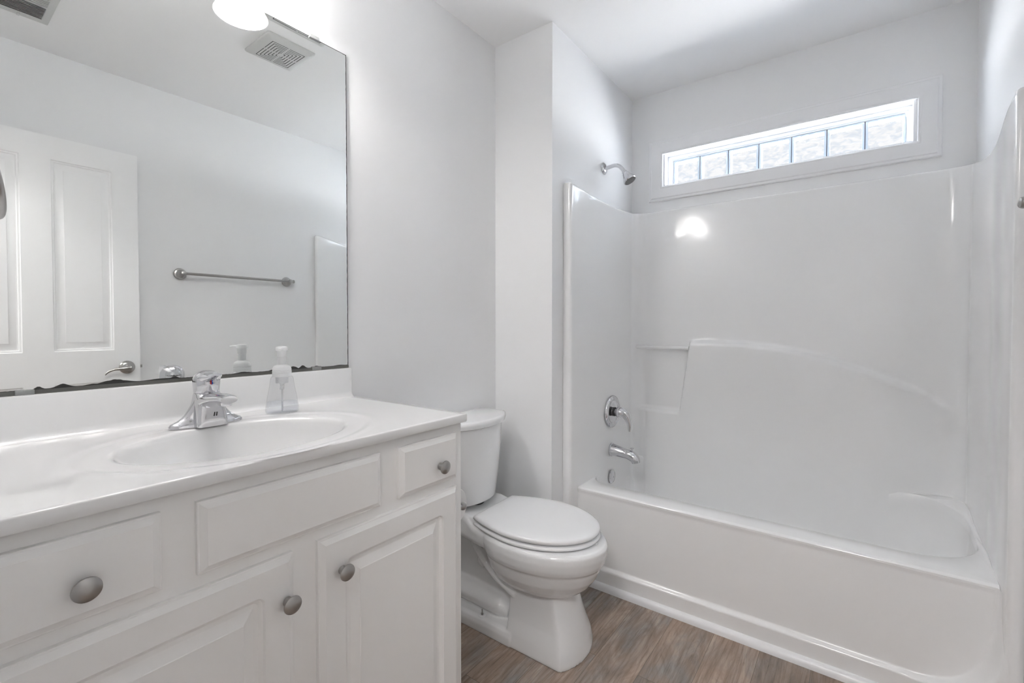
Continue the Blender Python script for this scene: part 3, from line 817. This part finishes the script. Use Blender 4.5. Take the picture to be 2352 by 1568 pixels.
# ragged black corrosion along the bottom
rnd = random.Random(3)
blobs = [(0.215, 0.020, 0.0075), (0.262, 0.018, 0.003), (0.30, 0.045, 0.0085), (0.39, 0.05, 0.003), (0.415, 0.014, 0.006), (0.50, 0.03, 0.003), (0.575, 0.030, 0.0035), (0.66, 0.02, 0.005), (0.715, 0.022, 0.009), (0.745, 0.016, 0.010), (0.79, 0.02, 0.005), (0.87, 0.03, 0.002), (0.10, 0.02, 0.003), (0.178, 0.010, 0.006)]
top = []; bot_ = []
n = 260
for k in range(n+1):
    x = 0.004+(XM1-0.005)*k/n
    h = 0.0034+0.0007*rnd.random()
    for bx, bw_, bh in blobs: h = max(h, 0.0034+bh*math.exp(-((x-bx)/(bw_*0.6))**2)*(0.9+0.15*rnd.random()))
    if x < 0.17: h = min(h, 0.0042)
    top.append((x, YV-0.0067, ZM0+h)); bot_.append((x, YV-0.0067, ZM0+0.0005))
cr = MB()
cr.loft([bot_, top], False, False, closed=False)
cr.loft([top, [(p[0], p[1]+0.0004, p[2]) for p in top]], False, False, closed=False)
# black line down the right edge
side = [(XM1-0.0016-0.0008*rnd.random(), YV-0.0067, ZM0+(ZM1-ZM0)*k/120) for k in range(121)]
cr.loft([side, [(XM1-0.0002, YV-0.0067, p[2]) for p in side]], False, False, closed=False)
topl = [(0.0035+(XM1-0.004)*k/120, YV-0.0067, ZM1-0.0014-0.0006*rnd.random()) for k in range(121)]
cr.loft([topl, [(p[0], p[1], ZM1-0.0003) for p in topl]], False, False, closed=False)
build('corroded_edge', cr, M['dark'], mr, fix=False, label='ragged black corrosion on the mirror edge')
for cx_, cz_, w2 in ((0.158, ZM0-0.001, 0.014), (0.789, ZM0+0.001, 0.015), (0.79, ZM1+0.001, 0.016)):
    b = MB(); b.box(cx_-w2, cx_+w2, YV-0.012, YV-0.0005, cz_-0.006, cz_+0.0055)
    build('mirror_clip', b, M['clip'], mr, bevel=0.0015, label='clear plastic mirror clip')

# ------------------------------------------------------------------ vanity light over the mirror
vl = thing('vanity_light', (0.457, YV, 2.2), 'three-shade vanity light on the wall over the mirror', 'lamp')
build('back_plate', MB().box(0.20, 0.715, YV-0.022, YV-0.0005, 2.175, 2.265), M['nickel'], vl, bevel=0.006)
for sx_ in (0.285, 0.457, 0.629):
    arm = smooth_path([(sx_, YV-0.02, 2.215), (sx_, YV-0.07, 2.235), (sx_, YV-0.11, 2.225), (sx_, YV-0.12, 2.195)], 5)
    am = MB().tube(arm, 0.007, 14, up=(1, 0, 0)); am.lathe([(0.018, 0), (0.022, 0.003), (0.022, 0.030), (0.019, 0.032)], (sx_, YV-0.12, 2.168), (0, 0, 1), 24)
    build('arm', am, M['nickel'], vl)
    pf_ = [(0.024, 0.110), (0.032, 0.106), (0.042, 0.090), (0.048, 0.065), (0.053, 0.040), (0.060, 0.018), (0.069, 0.003), (0.0705, 0.0), (0.0690, -0.0005), (0.0665, 0.003), (0.058, 0.018), (0.051, 0.040), (0.046, 0.065), (0.040, 0.088), (0.030, 0.103), (0.022, 0.107)]
    shd = build('glass_shade', MB().lathe(pf_, (sx_, YV-0.12, 2.066), (0, 0, 1), 40, False, False), M['shade'], vl, label='frosted white bell shade')
    build('bulb', MB().ball((sx_, YV-0.12, 2.125), 0.026), M['bulb'], shd, label='lit round bulb')
    ld = bpy.data.lights.new('lamp_glow', 'POINT'); ld.energy = VANITY_W; ld.shadow_soft_size = 0.03; ld.color = (1.0, 0.97, 0.94)
    lo = bpy.data.objects.new('lamp_glow', ld); COL.objects.link(lo); lo.parent = vl
    lo.location = Vector((sx_, YV-0.12, 2.085))-Vector(vl.location)

# ------------------------------------------------------------------ unseen hall lamp, added as front fill
hl = thing('hall_fill_light', (-0.75, 0.05, ZC), 'unseen square fill light added in the hall outside the doorway', 'lamp')
build('fill_lamp_base', MB().box(-0.97, -0.53, -0.17, 0.27, ZC-0.03, ZC-0.0005), M['trim'], hl, bevel=0.004)
build('fill_diffuser', MB().box(-0.95, -0.55, -0.15, 0.25, ZC-0.06, ZC-0.03), M['fill_diffuser'], hl, bevel=0.008)
la = bpy.data.lights.new('hall_fill_glow', 'AREA'); la.shape = 'SQUARE'; la.size = 0.4; la.energy = HALL_FILL_W; la.color = (1, 0.98, 0.96)
lo = bpy.data.objects.new('hall_fill_glow', la); COL.objects.link(lo); lo.parent = hl; lo.location = (0, 0, -0.065)

# ------------------------------------------------------------------ ceiling grilles
def exhaust(x0, x1, y0, y1, label):
    e = thing('exhaust_vent', ((x0+x1)/2, (y0+y1)/2, ZC), label, 'vent', 'square exhaust grilles on the ceiling')
    b = MB()
    def R_(ins, z): return [(p[0], p[1], z) for p in rr(x0+ins, x1-ins, y0+ins, y1-ins, max(0.002, 0.010-ins*0.2), 4, 1)]
    zz = ZC-0.0005
    b.loft([R_(0, zz), R_(0, zz-0.004), R_(0.003, zz-0.008), R_(0.010, zz-0.011), R_(0.014, zz-0.014), R_(0.032, zz-0.017)])
    build('cover', b, M['vent'], e, ang=40)
    s_ = MB(); zf = zz-0.0174
    for k in range(6):
        i0 = 0.036+k*0.0122; w = 0.0024
        a = (x0+i0, x1-i0, y0+i0, y1-i0)
        if a[1]-a[0] < 0.02: break
        xm = (a[0]+a[1])/2; ym = (a[2]+a[3])/2; g = 0.004
        for (p, q) in ((a[0], xm-g), (xm+g, a[1])):
            s_.box(p, q, a[2], a[2]+w, zf, zz-0.012); s_.box(p, q, a[3]-w, a[3], zf, zz-0.012)
        for (p, q) in ((a[2]+w, ym-g), (ym+g, a[3]-w)):
            s_.box(a[0], a[0]+w, p, q, zf, zz-0.012); s_.box(a[1]-w, a[1], p, q, zf, zz-0.012)
    build('slots', s_, M['slot'], e, label='dark concentric slots')
    return e
exhaust(1.000, 1.222, 0.397, 0.632, 'square ceiling exhaust grille with concentric slots, seen whole in the mirror')
exhaust(0.925, 1.205, 0.712, 0.985, 'ceiling grille nearer the mirror wall, cut by the mirror top edge')
rg = thing('air_register', (0.30, 0.06, ZC), 'white louvred air register on the ceiling near the doorway', 'vent')
b = MB(); b.box(0.19, 0.418, -0.088, 0.235, ZC-0.006, ZC-0.0005)
build('plate', b, M['vent'], rg, bevel=0.002)
b = MB()
for k in range(9):
    y = -0.048+k*0.0118
    b.add([(0.215, y, ZC-0.0065), (0.393, y, ZC-0.0065), (0.393, y+0.009, ZC-0.0130), (0.215, y+0.009, ZC-0.0130), (0.215, y, ZC-0.0055), (0.393, y, ZC-0.0055), (0.393, y+0.0095, ZC-0.012), (0.215, y+0.0095, ZC-0.012)],
          [(0,1,2,3), (4,7,6,5), (0,4,5,1), (3,2,6,7), (0,3,7,4), (1,5,6,2)])
build('louvre_bank', b, M['vent'], rg, flat=True)
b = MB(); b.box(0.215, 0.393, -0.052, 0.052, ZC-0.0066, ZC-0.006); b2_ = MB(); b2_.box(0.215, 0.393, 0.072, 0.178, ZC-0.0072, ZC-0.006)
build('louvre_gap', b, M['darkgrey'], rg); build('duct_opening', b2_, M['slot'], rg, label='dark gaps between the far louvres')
b = MB()
for k in range(9):
    y = 0.076+k*0.0118
    b.box(0.215, 0.393, y, y+0.0045, ZC-0.012, ZC-0.0072)
build('louvre_bank', b, M['vent'], rg, flat=True)
build('damper_lever', MB().box(0.325, 0.333, -0.078, -0.062, ZC-0.014, ZC-0.006), M['vent'], rg, bevel=0.001)

# ------------------------------------------------------------------ open door
dr = thing('door_1', (0.012, -0.326, 0.0), 'white panelled door standing open against the right wall', 'door')
del dr['category']; dr['kind'] = 'structure'
DX0, DX1, DYF, DYB, DT = 0.012, 0.774, -0.308, -0.343, 2.029
leaf = MB()
# face with four recessed panels, built as bands between panel openings
panels = [(0.130, 0.3495, 1.027, 1.922), (0.4505, 0.670, 1.027, 1.922), (0.130, 0.3495, 0.23, 0.87), (0.4505, 0.670, 0.23, 0.87)]
xs = [DX0, 0.130, 0.3495, 0.4505, 0.670, DX1]; zs = [0.012, 0.23, 0.87, 1.027, 1.922, DT]
for i in range(5):
    for j in range(5):
        if i in (1, 3) and j in (1, 3): continue
        leaf.add([(xs[i], DYF, zs[j]), (xs[i+1], DYF, zs[j]), (xs[i+1], DYF, zs[j+1]), (xs[i], DYF, zs[j+1])], [(0, 3, 2, 1)])
for (a0, a1, c0, c1) in panels:
    st = [(0, 0), (0.003, 0.0035), (0.009, 0.0045), (0.012, 0.0075), (0.016, 0.0085), (0.018, 0.0085), (0.042, 0.0025), (0.0425, 0.0015)]
    leaf.loft([[(a0+i_, DYF-d_, c0+i_), (a1-i_, DYF-d_, c0+i_), (a1-i_, DYF-d_, c1-i_), (a0+i_, DYF-d_, c1-i_)] for i_, d_ in st], False, True)
leaf.add([(DX0,DYF,0.012),(DX1,DYF,0.012),(DX1,DYB,0.012),(DX0,DYB,0.012),(DX0,DYF,DT),(DX1,DYF,DT),(DX1,DYB,DT),(DX0,DYB,DT)],
         [(0,3,2,1),(4,5,6,7),(1,2,6,5),(2,3,7,6),(3,0,4,7)])
build('door_leaf', leaf, M['door'], dr, ang=20)
hn = MB()
hx, hz = 0.719, 0.936
hn.lathe([(0.001, 0), (0.033, 0), (0.033, 0.003), (0.028, 0.009), (0.018, 0.012), (0.012, 0.013), (0.011, 0.032), (0.001, 0.034)], (hx, DYF+0.0004, hz), (0, 1, 0), 36)
hpth = smooth_path([(hx+0.006, DYF+0.040, hz-0.001), (hx-0.010, DYF+0.042, hz-0.003), (hx-0.035, DYF+0.043, hz-0.004), (hx-0.060, DYF+0.042, hz-0.006), (hx-0.082, DYF+0.040, hz-0.016), (hx-0.095, DYF+0.038, hz-0.030)], 6)
hn.tube(hpth, list(zip(smooth_vals([0.012, 0.012, 0.008, 0.0055, 0.0045, 0.003], 6), smooth_vals([0.011, 0.010, 0.006, 0.004, 0.0035, 0.003], 6))), 18, up=(0, 1, 0))
hn.lathe([(0.0065, 0.048), (0.0065, 0.054), (0.003, 0.056)], (hx+0.006, DYF, hz-0.001), (0, 1, 0), 20)
build('door_handle', hn, M['nickel'], dr, label='brushed nickel lever handle')
lt = MB(); lt.box(DX1-0.001, DX1+0.0012, -0.337, -0.314, 0.908, 0.965); lt.box(DX1+0.001, DX1+0.012, -0.331, -0.320, 0.93, 0.945)
build('latch', lt, M['nickel'], dr, bevel=0.001)
hg = MB()
for z in (0.25, 1.05, 1.82): hg.box(0.0015, 0.0125, -0.338, -0.309, z-0.045, z+0.045)
build('hinges', hg, M['nickel'], dr)

# ------------------------------------------------------------------ towel bar
twb = thing('towel_bar', (1.28, YR, 1.441), 'brushed nickel towel bar on the wall opposite the mirror', 'towel bar')
for px_ in (0.977, 1.585):
    build('post', MB().lathe([(0.001, 0), (0.031, 0), (0.032, 0.004), (0.029, 0.009), (0.022, 0.011), (0.021, 0.014), (0.013, 0.026), (0.0095, 0.040), (0.012, 0.047), (0.0145, 0.056), (0.012, 0.066), (0.001, 0.070)], (px_, YR+0.0003, 1.441), (0, 1, 0), 36), M['nickel'], twb)
by_ = YR+0.056
build('bar', MB().tube([(0.977, by_, 1.441), (1.28, by_, 1.441), (1.600, by_, 1.441)], 0.0078, 20), M['nickel'], twb)
build('end_cap', MB().lathe([(0.0078, 0), (0.0105, 0.003), (0.0115, 0.008), (0.0105, 0.013), (0.005, 0.016), (0.001, 0.0165)], (1.597, by_, 1.441), (1, 0, 0), 20), M['nickel'], twb)

# ------------------------------------------------------------------ towel ring (beside the mirror on the doorway wall)
trg = thing('towel_ring', (0.0, 0.86, 1.45), 'nickel towel ring hanging on the doorway wall, at the left edge', 'towel ring')
build('ring_post', MB().lathe([(0.001, 0), (0.026, 0), (0.026, 0.004), (0.018, 0.010), (0.010, 0.020), (0.010, 0.046), (0.001, 0.050)], (0.0004, 0.86, 1.45), (1, 0, 0), 30), M['nickel'], trg)
rp_ = []
for k in range(49):
    a = 2*pi*k/48
    hh = 0.085*(1-cos(a))          # drop below the hinge
    ww_ = 0.086*sin(a)*(0.62+0.38*(1-cos(a))/2)
    rp_.append((0.040+hh*0.245, 0.86-ww_*1.06, 1.462-hh))
rb = MB(); rb.tube(rp_, 0.0052, 16, up=(1, 0, 0), cap=False)
build('ring', rb, M['nickel'], trg)

# ------------------------------------------------------------------ toilet
TX = 1.415
to = thing('toilet', (TX, 1.05, 0), 'white two-piece toilet with closed lid between vanity and tub', 'toilet')
def tring(cx, hw, tip, yc, rear, z, corner=None, ex=2.0):
    """egg section; corner = (half width, y) turns the front into a blunt wedge with two edges"""
    pts = []
    for k in range(72):
        a = 2*pi*k/72      # 0 = front
        if corner is None:
            c, s_ = cos(a), sin(a)
            x = hw*math.copysign(abs(s_)**(2/ex), s_)
            y = yc-(yc-tip)*abs(c)**(2/ex) if c > 0 else yc+(rear-yc)*abs(c)**(2/2.6)
            pts.append((cx+x, y, z))
        else:
            cw, cy = corner
            f = k/72.0
            if f <= 0.2 or f >= 0.8:         # front arc
                g = (f if f <= 0.2 else f-1)/0.2
                pts.append((cx+cw*g, tip+(cy-tip)*abs(g)**2.0, z))
            elif f < 0.36:
                g = (f-0.2)/0.16; pts.append((cx+lerp(cw, hw, g), lerp(cy, rear-0.02, g), z))
            elif f <= 0.64:
                g = (f-0.36)/0.28; pts.append((cx+lerp(hw, -hw, g), rear-0.02+0.02*sin(pi*g), z))
            else:
                g = (f-0.64)/0.16; pts.append((cx+lerp(-hw, -cw, g), lerp(rear-0.02, cy, g), z))
    return pts
bowl = MB()
ped = [(0.0, .118, .735, .772), (0.012, .118, .735, .772), (0.05, .112, .742, .778), (0.10, .100, .753, .792), (0.15, .092, .765, .806), (0.20, .086, .776, .820), (0.26, .083, .785, .832), (0.30, .083, .79, .84)]
bowl.loft([tring(TX+0.004, cw+0.0, tip, 0, 1.02, z, (cw, cy)) for z, cw, tip, cy in ped])
egg = [(0.205, .060, .84, .93, 1.06), (0.213, .093, .785, .93, 1.09), (0.225, .118, .755, .93, 1.10), (0.25, .142, .728, .93, 1.11), (0.28, .158, .706, .93, 1.12), (0.31, .166, .692, .93, 1.13), (0.322, .168, .689, .93, 1.13), (0.330, .176, .681, .93, 1.135), (0.345, .181, .674, .93, 1.14), (0.37, .184, .668, .93, 1.15), (0.392, .182, .668, .93, 1.15), (0.402, .174, .676, .93, 1.14)]
bowl.loft([tring(TX, hw, tip, yc, rear, z) for z, hw, tip, yc, rear in egg])
# deck under the tank
def dring(ins, z):
    pts = [(1.02, .150), (1.10, .150), (1.135, .143), (1.165, .136), (1.20, .130), (1.26, .125), (1.335, .125)]
    R_ = [(TX+w-ins, y) for y, w in pts]; L_ = [(TX-w+ins, y) for y, w in pts][::-1]
    return [(x, y-(0 if y < 1.3 else ins), z) for x, y in R_+L_]
def deck_z(ring, k):
    return [(x, y, z + k*sstep(1.12, 1.19, y)) for x, y, z in ring]
bowl.loft([dring(0.03, 0.325), dring(0.006, 0.345), dring(0, 0.36), deck_z(dring(0, 0.388), .030), deck_z(dring(0.004, 0.397), .034), deck_z(dring(0.012, 0.402), .036)])
# trapway and foot
tp_ = smooth_path([(TX, 1.22, 0.37), (TX, 1.19, 0.33), (TX, 1.15, 0.28), (TX, 1.10, 0.235), (TX, 1.04, 0.20), (TX, 0.98, 0.175)], 6)
bowl.tube(tp_, [(0.095*lerp(1, 0.85, i/(len(tp_)-1)), 0.055) for i in range(len(tp_))], 28, up=(1, 0, 0)) if False else bowl.tube(tp_, [(0.030, 0.094)]*len(tp_), 28, up=(1, 0, 0))
bowl.tube([(TX, 1.33, 0.09), (TX, 1.20, 0.088), (TX, 1.07, 0.080), (TX, 1.03, 0.072)], [(0.082, 0.050), (0.082, 0.050), (0.080, 0.047), (0.06, 0.035)], 28)
bowl.box(TX-0.030, TX+0.030, 1.0, 1.30, 0.05, 0.36)
bowl.lathe([(0.001, 0), (0.024, 0), (0.026, 0.004), (0.026, 0.03)], (TX-0.042, 1.17, 0.225), (1, 0, 0), 24)
fo = [(TX-0.117, 0.98), (TX+0.125, 0.98), (TX+0.125, 1.24), (TX+0.09, 1.30), (TX-0.085, 1.30), (TX-0.117, 1.24)]
bowl.loft([[(x, y, 0.0) for x, y in fo], [(x, y, 0.030) for x, y in fo], [(lerp(x, TX, 0.05), y, 0.047) for x, y in fo], [(lerp(x, TX, 0.16), y, 0.052) for x, y in fo]])
bo = build('bowl', bowl, M['porcelain'], to)
rm = bo.modifiers.new('fuse', 'REMESH'); rm.mode = 'VOXEL'; rm.voxel_size = 0.004; rm.use_smooth_shade = True
smd = bo.modifiers.new('soften', 'SMOOTH'); smd.factor = 0.5; smd.iterations = 4
# tank
TK = 1.385
def tkring(hw, yf, ybow, z, yb=1.343, ins=0, n=26):
    pts = []
    for i in range(n+1):
        g = -1+2*i/n
        pts.append((TK+(hw-ins)*g, ybow+ins+(yf-ybow)*abs(g)**2.2, z))
    pts += [(TK+hw-ins, yf+0.02, z), (TK+hw-ins, yb-0.01-ins, z), (TK+hw-0.01-ins, yb-ins, z), (TK-hw+0.01+ins, yb-ins, z), (TK-hw+ins, yb-0.01-ins, z), (TK-hw+ins, yf+0.02, z)]
    return pts
tk = MB()
tk.loft([tkring(.135, 1.245, 1.185, 0.447, ins=0.03), tkring(.148, 1.237, 1.172, 0.450, ins=0.012), tkring(.152, 1.233, 1.166, 0.459), tkring(.162, 1.226, 1.156, 0.55), tkring(.170, 1.221, 1.148, 0.65), tkring(.176, 1.218, 1.144, 0.757)])
build('tank', tk, M['porcelain'], to, ang=40)
tl = MB()
tl.loft([tkring(.187, 1.213, 1.135, 0.757, ins=0.003), tkring(.190, 1.212, 1.133, 0.760), tkring(.193, 1.210, 1.131, 0.772), tkring(.193, 1.210, 1.131, 0.780, ins=0.001), tkring(.193, 1.210, 1.131, 0.785, ins=0.005), tkring(.193, 1.210, 1.131, 0.787, ins=0.014)])
build('tank_lid', tl, M['porcelain'], to, ang=40)
build('tank_gasket', MB().lathe([(0.05, 0.4), (0.05, 0.45)], (TK+0.02, 1.25, 0), (0, 0, 1), 28), M['rubber'], to, label='dark gasket between tank and bowl')
# seat and lid, sitting a touch askew
def seat_ring(z, ins, cx=TX+0.008, open_=False):
    th0 = radians(2.5); pts = []
    yc = 0.945; tip = 0.703; hw = 0.181; yb = 1.146; wb_ = 0.128
    poly = []
    for k in range(41):                   # right side front to back
        a = pi/2*k/40*1.0
        poly.append((sin(a)*(hw-ins), yc-(yc-tip-ins)*cos(a)))
    for k in range(1, 14):
        g = k/13
        poly.append((lerp(hw, wb_, g**1.7)-ins, lerp(yc, yb-ins, g)))
    full = poly + [(-x, y) for x, y in poly[::-1]]
    out = []
    for x, y in full:
        xx, yy = x, y-yc
        out.append((cx+xx*cos(th0)-yy*sin(th0), yc+xx*sin(th0)+yy*cos(th0), z))
    return out
st = MB(); st.loft([seat_ring(0.4025, 0.022), seat_ring(0.4050, 0.006), seat_ring(0.4075, 0.001), seat_ring(0.412, -0.001), seat_ring(0.4165, 0.001), seat_ring(0.419, 0.006)])
build('seat', st, M['plastic'], to, ang=60)
li = MB(); li.loft([seat_ring(0.4190, 0.024), seat_ring(0.4245, 0.022), seat_ring(0.4250, 0.008), seat_ring(0.427, 0.003), seat_ring(0.433, 0.000), seat_ring(0.4385, 0.002), seat_ring(0.442, 0.006), seat_ring(0.4445, 0.014), seat_ring(0.4465, 0.035), seat_ring(0.4475, 0.08)])
build('seat_lid', li, M['plastic'], to, ang=60)
bp_ = MB()
bp_.box(TX-0.005, TX+0.035, 0.712, 0.728, 0.420, 0.427); bp_.box(TX+0.012, TX+0.020, 0.700, 0.712, 0.401, 0.406)
build('lid_bumpers', bp_, M['plastic'], to, bevel=0.001)
for sx_ in (-0.075, 0.085):
    hb_ = MB(); hb_.box(TX+sx_-0.022, TX+sx_+0.022, 1.135, 1.172, 0.402, 0.412); hb_.lathe([(0.010, -0.02), (0.010, 0.02)], (TX+sx_, 1.150, 0.421), (1, 0, 0), 16)
    build('hinge', hb_, M['plastic'], to, bevel=0.002)
for sx_, lab in ((-0.094, 1), (0.102, 0)):
    q = MB(); q.lathe([(0.014, 0), (0.014, 0.0015), (0.009, 0.003)], (TX+sx_, 1.125, 0.0515), (0, 0, 1), 20)
    w = build('bolt_washer', q, M['plastic'], to)
    q = MB(); q.lathe([(0.0045, 0), (0.0048, 0.006), (0.0022, 0.0065), (0.0022, 0.022), (0.001, 0.0225)], (TX+sx_, 1.125, 0.054), (0, 0, 1), 12)
    build('floor_bolt', q, M['nickel'], to, label='bare metal floor bolt')

# ------------------------------------------------------------------ toilet paper
PX, PZ = 0.975, 0.632
tph = thing('paper_holder', (CX1, 0.92, PZ), 'brushed nickel toilet paper holder on the vanity side', 'paper holder')
for py in (0.903, 1.075):
    b = MB(); b.lathe([(0.001, 0), (0.020, 0), (0.020, 0.004), (0.009, 0.009), (0.008, 0.06)], (CX1+0.0004, py, PZ), (1, 0, 0), 24)
    b.ball((PX, py, PZ), 0.0115)
    build('post', b, M['nickel'], tph)
build('spindle', MB().tube([(PX, 0.903, PZ), (PX, 1.075, PZ)], 0.007, 14, up=(0, 0, 1)), M['nickel'], tph)
rollb = MB()
ry0, ry1 = 0.935, 1.045
rollb.lathe([(0.020, 0), (0.052, 0), (0.0535, 0.002), (0.0535, 0.108), (0.052, 0.110), (0.020, 0.110), (0.020, 0)], (PX, ry0, PZ-0.012), (0, 1, 0), 44, False, False)
tail = [(PX-0.0536, 0, PZ-0.012), (PX-0.0538, 0, PZ-0.04), (PX-0.053, 0, PZ-0.075), (PX-0.051, 0, PZ-0.095)]
rollb.loft([[(p[0]+d_, y, p[2]) for p in tail] for d_, y in ((0, ry0), (0, ry1))], False, False, closed=False)
rl = build('toilet_paper_roll', rollb, M['paper'], loc=(PX, 0.99, PZ-0.012), ang=40)
tag(rl, 'white toilet paper roll hanging on the holder beside the vanity', 'toilet paper')
